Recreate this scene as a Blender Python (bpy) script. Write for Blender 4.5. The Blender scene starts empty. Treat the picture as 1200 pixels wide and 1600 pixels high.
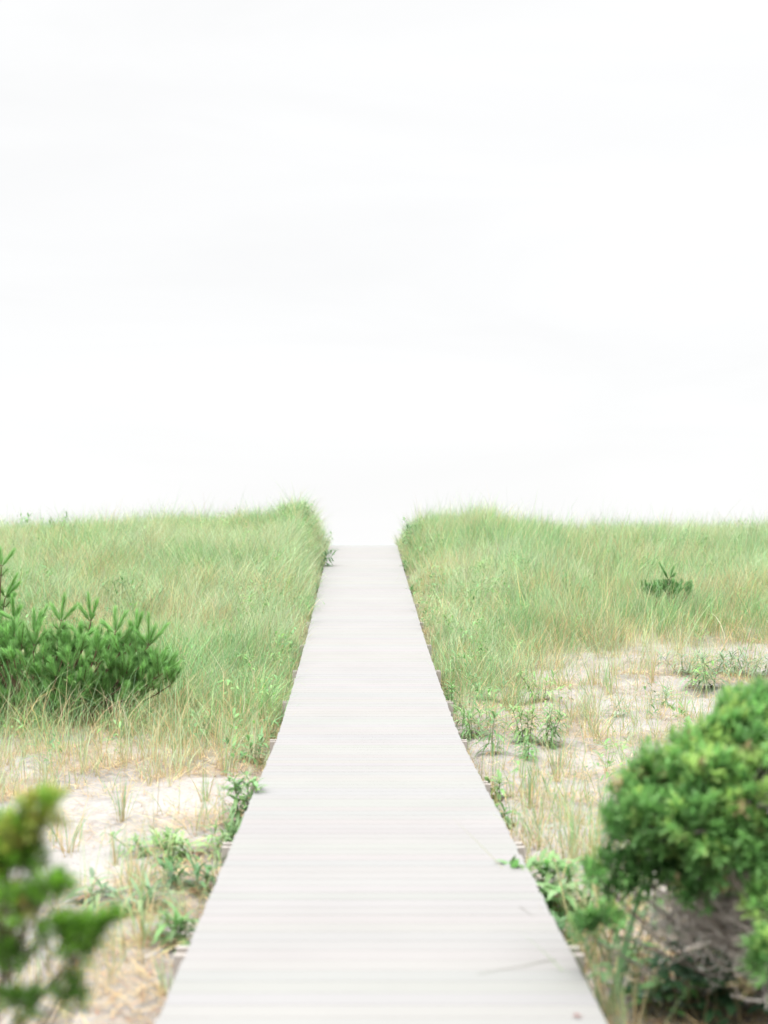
import bpy, math
import numpy as np
from math import radians as R

# ------------------------------------------------------------------ camera, world, sun, exposure
scene = bpy.context.scene
COL = scene.collection
F = 2400.0          # focal length in pixels of the 1200x1600 photograph
VX, VY = 562.0, 850.0   # where the level boardwalk runs to
EYE = 1.61

cam_d = bpy.data.cameras.new('camera')
cam = bpy.data.objects.new('camera', cam_d)
COL.objects.link(cam)
cam.location = (0, 0, EYE)
cam.rotation_euler = (R(90), 0, 0)
cam_d.sensor_fit = 'VERTICAL'
cam_d.sensor_height = 36.0
cam_d.sensor_width = 27.0
cam_d.lens = 36.0 * F / 1600.0
cam_d.shift_x = (600 - VX) / 1600.0
cam_d.shift_y = (VY - 800) / 1600.0
cam_d.clip_start = 0.05
cam_d.clip_end = 20000
cam_d.dof.use_dof = True
cam_d.dof.focus_distance = 17.0
cam_d.dof.aperture_fstop = 1.6
scene.camera = cam

SUN_EL, SUN_AZ = R(62), R(215)      # azimuth measured clockwise from +y
world = bpy.data.worlds.new('World')
scene.world = world
world.use_nodes = True
nt = world.node_tree
nt.nodes.clear()
wo = nt.nodes.new('ShaderNodeOutputWorld')
bg = nt.nodes.new('ShaderNodeBackground')
sky = nt.nodes.new('ShaderNodeTexSky')
sky.sky_type = 'NISHITA'
sky.sun_disc = False
sky.sun_elevation = SUN_EL
sky.sun_rotation = SUN_AZ
tc = nt.nodes.new('ShaderNodeTexCoord')
sep = nt.nodes.new('ShaderNodeSeparateXYZ')
nt.links.new(tc.outputs['Generated'], sep.inputs[0])
lift = nt.nodes.new('ShaderNodeMapRange')           # an overcast sky is several times brighter overhead
lift.interpolation_type = 'SMOOTHSTEP'
lift.inputs['From Min'].default_value = 0.38
lift.inputs['From Max'].default_value = 0.95
lift.inputs['To Min'].default_value = 2.585
lift.inputs['To Max'].default_value = 14.5
nt.links.new(sep.outputs['Z'], lift.inputs['Value'])
mp = nt.nodes.new('ShaderNodeMapping')
mp.inputs['Scale'].default_value = (1.6, 1.6, 9.0)
mp.inputs['Rotation'].default_value = (0.0, R(8), 0.0)
nt.links.new(tc.outputs['Generated'], mp.inputs['Vector'])
cn = nt.nodes.new('ShaderNodeTexNoise')
cn.inputs['Scale'].default_value = 1.7
cn.inputs['Detail'].default_value = 5
cn.inputs['Roughness'].default_value = 0.5
cn.inputs['Distortion'].default_value = 0.6
nt.links.new(mp.outputs[0], cn.inputs['Vector'])
cr = nt.nodes.new('ShaderNodeMapRange')
cr.inputs['From Min'].default_value = 0.3
cr.inputs['From Max'].default_value = 0.7
cr.inputs['To Min'].default_value = 0.965
cr.inputs['To Max'].default_value = 1.025
nt.links.new(cn.outputs['Fac'], cr.inputs['Value'])
mul = nt.nodes.new('ShaderNodeMath'); mul.operation = 'MULTIPLY'
nt.links.new(lift.outputs[0], mul.inputs[0]); nt.links.new(cr.outputs[0], mul.inputs[1])
cloud = nt.nodes.new('ShaderNodeCombineColor')
nt.links.new(mul.outputs[0], cloud.inputs[0]); nt.links.new(mul.outputs[0], cloud.inputs[1])
nt.links.new(mul.outputs[0], cloud.inputs[2])
mixs = nt.nodes.new('ShaderNodeMix'); mixs.data_type = 'RGBA'
mixs.inputs['Factor'].default_value = 0.99
nt.links.new(sky.outputs[0], mixs.inputs['A'])
nt.links.new(cloud.outputs[0], mixs.inputs['B'])
nt.links.new(mixs.outputs['Result'], bg.inputs['Color'])
bg.inputs['Strength'].default_value = 0.1
nt.links.new(bg.outputs[0], wo.inputs[0])

sun_d = bpy.data.lights.new('sun', 'SUN')
sun_d.energy = 1.0
sun_d.angle = R(45)
sun_d.color = (1.0, 0.965, 0.91)
sun = bpy.data.objects.new('sun', sun_d)
COL.objects.link(sun)
sun.location = (0, 0, 30)
# lamp shines along -Z: tilt by (90 - elevation) and turn so that it comes from SUN_AZ
sun.rotation_euler = (R(90) - SUN_EL, 0, math.pi - SUN_AZ)

scene.view_settings.view_transform = 'Standard'
scene.view_settings.look = 'None'
scene.view_settings.exposure = 1.95
scene.view_settings.gamma = 1.0
scene.view_settings.use_curve_mapping = False
scene.cycles.max_bounces = 6
scene.cycles.diffuse_bounces = 3
scene.cycles.glossy_bounces = 2
scene.cycles.transmission_bounces = 3
scene.cycles.transparent_max_bounces = 4
scene.cycles.use_denoising = True

# ------------------------------------------------------------------ helpers
def sstep(a, b, v):
    t = np.clip((np.asarray(v, float) - a) / (b - a), 0, 1)
    return t * t * (3 - 2 * t)

_lat = np.random.default_rng(7).random((256, 256))
def vnoise(x, y):
    x = np.asarray(x, float); y = np.asarray(y, float)
    xi = np.floor(x).astype(int); yi = np.floor(y).astype(int)
    fx = x - xi; fy = y - yi
    fx = fx * fx * (3 - 2 * fx); fy = fy * fy * (3 - 2 * fy)
    g = lambda a, b: _lat[a % 256, b % 256]
    return (g(xi, yi) * (1 - fx) * (1 - fy) + g(xi + 1, yi) * fx * (1 - fy)
            + g(xi, yi + 1) * (1 - fx) * fy + g(xi + 1, yi + 1) * fx * fy)
def fbm(x, y, o=3):
    s = 0; a = 0.5; t = 0
    for k in range(o):
        s = s + a * vnoise(x * 2 ** k + 17.3 * k, y * 2 ** k + 5.1 * k); t += a; a *= 0.5
    return s / t

class MB:
    """collects vertices, faces and a colour per vertex; build() links them as ONE mesh object"""
    def __init__(self):
        self.v = []; self.q = []; self.c = []; self.n = 0
    def add(self, v, q, c):
        v = np.asarray(v, float).reshape(-1, 3)
        q = np.asarray(q, int).reshape(-1, 4)
        c = np.asarray(c, float)
        if c.ndim == 1: c = np.tile(c[:3], (len(v), 1))
        self.v.append(v); self.q.append(q + self.n); self.c.append(c); self.n += len(v)
    def box(self, lo, hi, c):
        x0, y0, z0 = lo; x1, y1, z1 = hi
        v = [(x0,y0,z0),(x1,y0,z0),(x1,y1,z0),(x0,y1,z0),(x0,y0,z1),(x1,y0,z1),(x1,y1,z1),(x0,y1,z1)]
        q = [(0,3,2,1),(4,5,6,7),(0,1,5,4),(1,2,6,5),(2,3,7,6),(3,0,4,7)]
        self.add(v, q, c)
    def tube(self, pts, rad, c, sides=5):
        pts = np.asarray(pts, float); n = len(pts); rad = np.asarray(rad, float)
        t = np.gradient(pts, axis=0); t /= np.linalg.norm(t, axis=1)[:, None] + 1e-9
        ref = np.array([0.31, 0.95, 0.08]) if abs(t[0][2]) > 0.7 else np.array([0.05, 0.1, 1.0])
        a = np.cross(t, ref); a /= np.linalg.norm(a, axis=1)[:, None] + 1e-9
        b = np.cross(t, a)
        ang = np.arange(sides) * 2 * np.pi / sides
        ring = (a[:, None, :] * np.cos(ang)[None, :, None] + b[:, None, :] * np.sin(ang)[None, :, None])
        v = (pts[:, None, :] + ring * rad[:, None, None]).reshape(-1, 3)
        i = np.arange(n - 1)[:, None] * sides; j = np.arange(sides)[None, :]; k = (j + 1) % sides
        q = np.stack([i + j, i + k, i + sides + k, i + sides + j], -1).reshape(-1, 4)
        c = np.asarray(c, float)
        if c.ndim == 2: c = np.repeat(c, sides, axis=0)
        self.add(v, q, c)
    def build(self, name, mat, parent=None, smooth=True):
        me = bpy.data.meshes.new(name)
        V = np.concatenate(self.v).astype(np.float32); Q = np.concatenate(self.q).astype(np.int32)
        C = np.concatenate(self.c).astype(np.float32)
        me.vertices.add(len(V)); me.vertices.foreach_set('co', V.ravel())
        me.loops.add(Q.size); me.loops.foreach_set('vertex_index', Q.ravel())
        me.polygons.add(len(Q))
        me.polygons.foreach_set('loop_start', np.arange(0, Q.size, 4, dtype=np.int32))
        me.polygons.foreach_set('loop_total', np.full(len(Q), 4, dtype=np.int32))
        me.polygons.foreach_set('use_smooth', np.full(len(Q), smooth, dtype=bool))
        at = me.color_attributes.new('tint', 'FLOAT_COLOR', 'POINT')
        at.data.foreach_set('color', np.concatenate([C, np.ones((len(C), 1), np.float32)], 1).ravel())
        me.materials.append(mat)
        me.update(); me.validate()
        o = bpy.data.objects.new(name, me)
        COL.objects.link(o)
        if parent is not None: o.parent = parent
        return o

def empty(name, loc, label, cat, group=None):
    o = bpy.data.objects.new(name, None)
    COL.objects.link(o); o.location = loc; o.empty_display_size = 0.1
    o['label'] = label; o['category'] = cat
    if group: o['group'] = group
    return o
def tag(o, label, cat, group=None):
    o['label'] = label; o['category'] = cat
    if group: o['group'] = group

def strips(P, az, L, w, th0, bend, K, face, c0, c1, c2, prof=None):
    """N tapering blades at once: root points, heading, length, width, lean at root, extra lean to the tip"""
    P = np.asarray(P, float).reshape(-1, 3); N = len(P)
    full = lambda a: np.broadcast_to(np.asarray(a, float), (N,)).astype(float)
    az, L, w, th0, bend, face = map(full, (az, L, w, th0, bend, face))
    pts = [P]
    for i in range(K):
        th = th0 + bend * (i + 0.5) / K
        d = np.stack([np.sin(th) * np.cos(az), np.sin(th) * np.sin(az), np.cos(th)], 1)
        pts.append(pts[-1] + d * (L / K)[:, None])
    pts = np.stack(pts, 1)                                   # N,K+1,3
    side = np.stack([-np.sin(az + face), np.cos(az + face), np.zeros(N)], 1)
    if prof is None: prof = np.interp(np.linspace(0, 1, K + 1), [0, .3, .7, 1], [.75, 1, .7, .12])
    hw = 0.5 * w[:, None] * np.asarray(prof)[None, :]
    A = pts - side[:, None, :] * hw[:, :, None]; B = pts + side[:, None, :] * hw[:, :, None]
    v = np.stack([A, B], 2).reshape(-1, 3)
    base = (np.arange(N) * 2 * (K + 1))[:, None]; k = (np.arange(K) * 2)[None, :]
    q = np.stack([base + k, base + k + 1, base + k + 3, base + k + 2], -1).reshape(-1, 4)
    t = np.linspace(0, 1, K + 1)[None, :, None]
    c0, c1, c2 = [np.broadcast_to(np.asarray(c, float), (N, 3))[:, None, :] for c in (c0, c1, c2)]
    col = np.where(t < .4, c0 + (c1 - c0) * (t / .4), c1 + (c2 - c1) * ((t - .4) / .6))
    col = np.repeat(col, 2, axis=1).reshape(-1, 3)
    return v, q, col

def leaves(P, D, L, W, c, fold=0.25, droop=0.0, K=4, tipc=None):
    """N lance-shaped leaves with a creased midrib: root P, direction D"""
    P = np.asarray(P, float).reshape(-1, 3); D = np.asarray(D, float).reshape(-1, 3); N = len(P)
    D = D / (np.linalg.norm(D, axis=1)[:, None] + 1e-9)
    full = lambda a: np.broadcast_to(np.asarray(a, float), (N,)).astype(float)
    L, W, droop = map(full, (L, W, droop))
    up = np.array([0, 0, 1.0])
    S = np.cross(D, up); s = np.linalg.norm(S, axis=1)[:, None]
    S = np.where(s > 1e-3, S / (s + 1e-9), np.array([[1.0, 0, 0]]))
    pts = [P]; d = D.copy()
    for i in range(K):
        d = d - up[None, :] * (droop / K)[:, None]
        d /= np.linalg.norm(d, axis=1)[:, None]
        pts.append(pts[-1] + d * (L / K)[:, None])
    pts = np.stack(pts, 1)
    prof = np.interp(np.linspace(0, 1, K + 1), [0, .2, .5, .8, 1], [.18, .75, 1, .62, .03])
    Nn = np.cross(S, D)
    hw = (0.5 * W[:, None] * prof[None, :])[:, :, None]
    A = pts - S[:, None, :] * hw + Nn[:, None, :] * hw * fold
    B = pts + S[:, None, :] * hw + Nn[:, None, :] * hw * fold
    v = np.stack([A, pts, B], 2).reshape(-1, 3)
    base = (np.arange(N) * 3 * (K + 1))[:, None]; k = (np.arange(K) * 3)[None, :]
    q = np.concatenate([np.stack([base + k, base + k + 1, base + k + 4, base + k + 3], -1),
                        np.stack([base + k + 1, base + k + 2, base + k + 5, base + k + 4], -1)]).reshape(-1, 4)
    c = np.broadcast_to(np.asarray(c, float), (N, 3))
    tc_ = c if tipc is None else np.broadcast_to(np.asarray(tipc, float), (N, 3))
    t = np.linspace(0, 1, K + 1)[None, :, None]
    col = c[:, None, :] * (1 - t) + tc_[:, None, :] * t
    col = np.repeat(col, 3, axis=1).reshape(-1, 3)
    return v, q, col

def jit(rng, c, n, s=0.18, h=0.06):
    """n variations of a colour"""
    c = np.asarray(c, float)
    k = np.exp(rng.normal(0, s, (n, 1)))
    return np.clip(c[None, :] * k * np.exp(rng.normal(0, h, (n, 3))), 0.004, 0.85)

# ------------------------------------------------------------------ materials
def leaf_mat(name, trans=0.3, rough=0.5, spec=0.25):
    m = bpy.data.materials.new(name); m.use_nodes = True
    n = m.node_tree; n.nodes.clear()
    out = n.nodes.new('ShaderNodeOutputMaterial')
    at = n.nodes.new('ShaderNodeAttribute'); at.attribute_name = 'tint'
    p = n.nodes.new('ShaderNodeBsdfPrincipled')
    p.inputs['Roughness'].default_value = rough
    p.inputs['Specular IOR Level'].default_value = spec
    t = n.nodes.new('ShaderNodeBsdfTranslucent')
    hs = n.nodes.new('ShaderNodeHueSaturation')
    hs.inputs['Saturation'].default_value = 1.1
    hs.inputs['Value'].default_value = 1.25
    mx = n.nodes.new('ShaderNodeMixShader'); mx.inputs[0].default_value = trans
    n.links.new(at.outputs['Color'], p.inputs['Base Color'])
    n.links.new(at.outputs['Color'], hs.inputs['Color'])
    n.links.new(hs.outputs[0], t.inputs['Color'])
    n.links.new(p.outputs[0], mx.inputs[1]); n.links.new(t.outputs[0], mx.inputs[2])
    n.links.new(mx.outputs[0], out.inputs[0])
    return m

def bark_mat(name, rough=0.85):
    m = bpy.data.materials.new(name); m.use_nodes = True
    n = m.node_tree; p = n.nodes['Principled BSDF']
    p.inputs['Roughness'].default_value = rough
    p.inputs['Specular IOR Level'].default_value = 0.2
    at = n.nodes.new('ShaderNodeAttribute'); at.attribute_name = 'tint'
    no = n.nodes.new('ShaderNodeTexNoise'); no.inputs['Scale'].default_value = 60; no.inputs['Detail'].default_value = 4
    g = n.nodes.new('ShaderNodeTexCoord'); n.links.new(g.outputs['Object'], no.inputs['Vector'])
    mr = n.nodes.new('ShaderNodeMapRange'); mr.inputs['To Min'].default_value = 0.6; mr.inputs['To Max'].default_value = 1.4
    n.links.new(no.outputs['Fac'], mr.inputs['Value'])
    mx = n.nodes.new('ShaderNodeMix'); mx.data_type = 'RGBA'; mx.blend_type = 'MULTIPLY'; mx.inputs['Factor'].default_value = 1
    n.links.new(at.outputs['Color'], mx.inputs['A']); n.links.new(mr.outputs[0], mx.inputs['B'])
    n.links.new(mx.outputs['Result'], p.inputs['Base Color'])
    bm = n.nodes.new('ShaderNodeBump'); bm.inputs['Strength'].default_value = 0.5; bm.inputs['Distance'].default_value = 0.004
    n.links.new(no.outputs['Fac'], bm.inputs['Height']); n.links.new(bm.outputs[0], p.inputs['Normal'])
    return m

def wood_mat(name, along='X', rough=0.6, bump=0.25, spec=0.3):
    m = bpy.data.materials.new(name); m.use_nodes = True
    n = m.node_tree; p = n.nodes['Principled BSDF']
    p.inputs['Roughness'].default_value = rough
    p.inputs['Specular IOR Level'].default_value = spec
    at = n.nodes.new('ShaderNodeAttribute'); at.attribute_name = 'tint'
    g = n.nodes.new('ShaderNodeTexCoord')
    mp = n.nodes.new('ShaderNodeMapping')
    mp.inputs['Scale'].default_value = (1.2, 45, 45) if along == 'X' else (45, 1.2, 45)
    n.links.new(g.outputs['Object'], mp.inputs['Vector'])
    no = n.nodes.new('ShaderNodeTexNoise'); no.inputs['Scale'].default_value = 2.2; no.inputs['Detail'].default_value = 6
    no.inputs['Roughness'].default_value = 0.6; no.inputs['Distortion'].default_value = 0.3
    n.links.new(mp.outputs[0], no.inputs['Vector'])
    mr = n.nodes.new('ShaderNodeMapRange'); mr.inputs['From Min'].default_value = 0.25; mr.inputs['From Max'].default_value = 0.75
    mr.inputs['To Min'].default_value = 0.965; mr.inputs['To Max'].default_value = 1.025
    n.links.new(no.outputs['Fac'], mr.inputs['Value'])
    bl = n.nodes.new('ShaderNodeTexNoise'); bl.inputs['Scale'].default_value = 1.3; bl.inputs['Detail'].default_value = 5
    n.links.new(g.outputs['Object'], bl.inputs['Vector'])
    mr2 = n.nodes.new('ShaderNodeMapRange'); mr2.inputs['From Min'].default_value = 0.3; mr2.inputs['From Max'].default_value = 0.7
    mr2.inputs['To Min'].default_value = 0.97; mr2.inputs['To Max'].default_value = 1.02
    n.links.new(bl.outputs['Fac'], mr2.inputs['Value'])
    mu = n.nodes.new('ShaderNodeMath'); mu.operation = 'MULTIPLY'
    n.links.new(mr.outputs[0], mu.inputs[0]); n.links.new(mr2.outputs[0], mu.inputs[1])
    mx = n.nodes.new('ShaderNodeMix'); mx.data_type = 'RGBA'; mx.blend_type = 'MULTIPLY'; mx.inputs['Factor'].default_value = 1
    n.links.new(at.outputs['Color'], mx.inputs['A']); n.links.new(mu.outputs[0], mx.inputs['B'])
    n.links.new(mx.outputs['Result'], p.inputs['Base Color'])
    bm = n.nodes.new('ShaderNodeBump'); bm.inputs['Strength'].default_value = bump; bm.inputs['Distance'].default_value = 0.003
    n.links.new(no.outputs['Fac'], bm.inputs['Height']); n.links.new(bm.outputs[0], p.inputs['Normal'])
    return m

def sand_mat():
    m = bpy.data.materials.new('pale_dune_sand'); m.use_nodes = True
    n = m.node_tree; p = n.nodes['Principled BSDF']
    p.inputs['Roughness'].default_value = 0.95
    p.inputs['Specular IOR Level'].default_value = 0.1
    g = n.nodes.new('ShaderNodeTexCoord')
    at = n.nodes.new('ShaderNodeAttribute'); at.attribute_name = 'tint'
    big = n.nodes.new('ShaderNodeTexNoise'); big.inputs['Scale'].default_value = 1.1; big.inputs['Detail'].default_value = 6
    n.links.new(g.outputs['Object'], big.inputs['Vector'])
    rp = n.nodes.new('ShaderNodeMapRange'); rp.inputs['From Min'].default_value = 0.3; rp.inputs['From Max'].default_value = 0.7
    rp.inputs['To Min'].default_value = 0.86; rp.inputs['To Max'].default_value = 1.08
    n.links.new(big.outputs['Fac'], rp.inputs['Value'])
    fine = n.nodes.new('ShaderNodeTexNoise'); fine.inputs['Scale'].default_value = 55; fine.inputs['Detail'].default_value = 3
    n.links.new(g.outputs['Object'], fine.inputs['Vector'])
    sp = n.nodes.new('ShaderNodeMapRange'); sp.inputs['From Min'].default_value = 0.27; sp.inputs['From Max'].default_value = 0.42
    sp.inputs['To Min'].default_value = 0.55; sp.inputs['To Max'].default_value = 1.0
    n.links.new(fine.outputs['Fac'], sp.inputs['Value'])
    mu = n.nodes.new('ShaderNodeMath'); mu.operation = 'MULTIPLY'
    n.links.new(rp.outputs[0], mu.inputs[0]); n.links.new(sp.outputs[0], mu.inputs[1])
    mx = n.nodes.new('ShaderNodeMix'); mx.data_type = 'RGBA'; mx.blend_type = 'MULTIPLY'; mx.inputs['Factor'].default_value = 1
    n.links.new(at.outputs['Color'], mx.inputs['A']); n.links.new(mu.outputs[0], mx.inputs['B'])
    n.links.new(mx.outputs['Result'], p.inputs['Base Color'])
    rip = n.nodes.new('ShaderNodeTexNoise'); rip.inputs['Scale'].default_value = 9; rip.inputs['Detail'].default_value = 7
    n.links.new(g.outputs['Object'], rip.inputs['Vector'])
    bm = n.nodes.new('ShaderNodeBump'); bm.inputs['Strength'].default_value = 0.7; bm.inputs['Distance'].default_value = 0.05
    n.links.new(rip.outputs['Fac'], bm.inputs['Height']); n.links.new(bm.outputs[0], p.inputs['Normal'])
    return m

M_GRASS = leaf_mat('beach_grass_blades', 0.35, 0.5, 0.25)
M_LEAF = leaf_mat('broad_leaves', 0.30, 0.45, 0.3)
M_NEEDLE = leaf_mat('pine_needles', 0.25, 0.5, 0.25)
M_SHRUB = leaf_mat('shrub_leaves', 0.42, 0.45, 0.3)
M_STRAW = leaf_mat('dry_straw', 0.2, 0.7, 0.15)
M_BARK = bark_mat('shrub_bark')
M_STEM = leaf_mat('green_stems', 0.1, 0.5, 0.25)
M_DECK = wood_mat('weathered_deck_boards', 'X', 0.9, 0.12, 0.08)
M_BEAM = wood_mat('weathered_beam_wood', 'X', 0.7, 0.3)
M_STRING = wood_mat('weathered_stringer_wood', 'Y', 0.7, 0.3)
M_SAND = sand_mat()

# ------------------------------------------------------------------ levels of deck and ground
DXC, DHW = 0.074, 0.76
_dy = [-60, 12.4, 13.4, 14.65, 16.9, 19.6, 23.8, 27.8, 31.2, 34.2]
_dz = [0, 0, .025, .09, .21, .385, .72, 1.03, 1.31, 1.585]
def zdeck(y): return np.interp(y, _dy, _dz)

def zground(x, y):
    x = np.asarray(x, float); y = np.asarray(y, float)
    base = np.interp(y, _dy + [36, 42, 52, 70, 400], _dz + [1.60, 1.1, -.6, -2.4, -2.9])
    gap = np.interp(y, [-60, 15, 18, 22, 26, 31, 60], [.26, .27, .22, .12, .04, .0, .0])
    off = np.abs(x - DXC)
    z = base - gap
    far = sstep(16, 30, y) * (1 - sstep(36, 42, y))
    # hummocks either side of the cut where the walk crosses the crest
    hl = .30 * np.exp(-((x + 1.75) / 1.15) ** 2) + .24 * np.exp(-((x + 1.35) / .42) ** 2) + .22 * np.exp(-((x + 4.2) / 1.8) ** 2)
    hr = .34 * np.exp(-((x - 2.75) / .75) ** 2) + .16 * np.exp(-((x - 1.6) / .6) ** 2)
    side = sstep(.82, 1.35, off)
    z = z + far * (.06 + (hl + hr) * side)
    veg = sstep(.9, 2.4, off)
    z = z + veg * (.16 * (fbm(x * .45 + 3, y * .45) - .5) + .10 * (fbm(x * 1.3, y * 1.3 + 9) - .5))
    z = z + sstep(.8, 1.3, off) * .10 * (fbm(x * 2.7 + 1.7, y * 2.7 + 4.1, 3) - .5)
    # bank against and hollow below the walk
    z = np.where(off < .95, np.minimum(z, zdeck(y) - .035 - .10 * (1 - sstep(.72, .95, off))), z)
    z = z + (.04 * sstep(.9, 1.0, off) * (1 - sstep(1.0, 1.8, off))) * (1 - far)
    # dune sinks slowly far out to the sides
    z = z - 1.2 * sstep(25, 90, np.abs(x)) * sstep(14, 30, y)
    return z

def at_px(px, py, d):
    return np.array([(px - VX) / F * d, d, EYE - (py - VY) / F * d])
def ground_px(px, py):
    """the ground point seen at a pixel of the photograph"""
    d = np.linspace(3.2, 36, 6000)
    zz = EYE - (py - VY) / F * d
    g = zground((px - VX) / F * d, d)
    i = np.argmax(zz <= g)
    if zz[i] > g[i]: i = len(d) - 1
    return np.array([(px - VX) / F * d[i], d[i], g[i]])

def dense(x, y):
    """how thick the green beach grass stands, 0..1"""
    x = np.asarray(x, float); y = np.asarray(y, float)
    n = fbm(x * .7 + 31, y * .7 + 11, 3) - .5
    left = sstep(13.4, 16.0, y + 3.2 * n + .8 * sstep(-1.9, -1.2, x))
    lo = np.interp(x, [.9, 1.6, 2.6, 4.4, 8], [14.4, 15.6, 18.2, 19.6, 20])
    right = sstep(0, 2.6, y - lo + 3.0 * n)
    return np.where(x < DXC, left, right) * (1 - sstep(36.5, 39, y))
def straw(x, y):
    """how much thin dry grass stands on the open sand, 0..1"""
    x = np.asarray(x, float); y = np.asarray(y, float)
    n = fbm(x * 1.1 + 3, y * 1.1 + 71, 3)
    left = sstep(10.3, 12.4, y + 3.4 * (n - .5) + 3.0 * (fbm(x * 2.6 + 1, y * 1.5 + 44, 2) - .5)) * .75 + .36 * sstep(.42, .6, n) * sstep(5.2, 7.0, y)
    left = left + .45 * sstep(-1.5, -.8, x) * sstep(.42, .6, n) * sstep(5.5, 7.5, y) * (1 - sstep(10, 11, y))
    right = .18 + .6 * sstep(.42, .62, n)
    right = right * (.55 + .45 * sstep(12, 16, y)) + .5 * (1 - sstep(1.3, 1.9, x)) * (1 - sstep(9, 11, y))
    right = right * (1 - .93 * sstep(.95, 1.15, x) * (1 - sstep(6.3, 7.2, y)))
    return np.clip(np.where(x < DXC, left, right), 0, 1) * sstep(4.4, 5.5, y) * (1 - sstep(20.5, 23, y))

# ------------------------------------------------------------------ ground, sea
def build_ground():
    def axis(lo, hi, step, far):
        inner = np.arange(lo, hi + 1e-6, step)
        grow = []; s = step; p = hi
        while p < far:
            s *= 1.35; p += s; grow.append(p)
        neg = []; s = step; p = lo
        while p > -far:
            s *= 1.35; p -= s; neg.append(p)
        return np.concatenate([neg[::-1], inner, grow])
    xs = axis(-11, 11, .09, 3000); ys = axis(3.0, 40, .09, 3000)
    X, Y = np.meshgrid(xs, ys)
    Z = zground(X, Y)
    V = np.stack([X, Y, Z], -1).reshape(-1, 3)
    nx, ny = len(xs), len(ys)
    i, j = np.meshgrid(np.arange(nx - 1), np.arange(ny - 1))
    a = (j * nx + i).ravel()
    Q = np.stack([a, a + 1, a + nx + 1, a + nx], 1)
    sand = np.array([.254, .243, .232]); humus = np.array([.20, .20, .12]); tan = np.array([.27, .22, .165])
    d = dense(X, Y).ravel()[:, None]; s = straw(X, Y).ravel()[:, None]
    nn = sstep(.45, .7, fbm(X * 2.3 + 8, Y * 2.3, 3)).ravel()[:, None]
    c = sand * (1 - .6 * s * nn) + tan * (.6 * s * nn)
    c = c * (1 - d) + humus * d
    m = MB(); m.add(V, Q, c)
    o = m.build('ground', M_SAND, smooth=True)
    o['kind'] = 'structure'
    w = MB()
    w.add([(-3000, 62, -2.3), (3000, 62, -2.3), (3000, 9000, -2.3), (-3000, 9000, -2.3)], [(0, 1, 2, 3)], (.30, .36, .38))
    wm = bpy.data.materials.new('pale_sea_water'); wm.use_nodes = True
    n = wm.node_tree; p = n.nodes['Principled BSDF']
    p.inputs['Base Color'].default_value = (.22, .28, .30, 1); p.inputs['Roughness'].default_value = .25
    no = n.nodes.new('ShaderNodeTexNoise'); no.inputs['Scale'].default_value = .6; no.inputs['Detail'].default_value = 6
    g = n.nodes.new('ShaderNodeTexCoord'); n.links.new(g.outputs['Object'], no.inputs['Vector'])
    bm = n.nodes.new('ShaderNodeBump'); bm.inputs['Strength'].default_value = .5; bm.inputs['Distance'].default_value = .3
    n.links.new(no.outputs['Fac'], bm.inputs['Height']); n.links.new(bm.outputs[0], p.inputs['Normal'])
    wo_ = w.build('water', wm); wo_['kind'] = 'structure'
build_ground()

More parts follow.
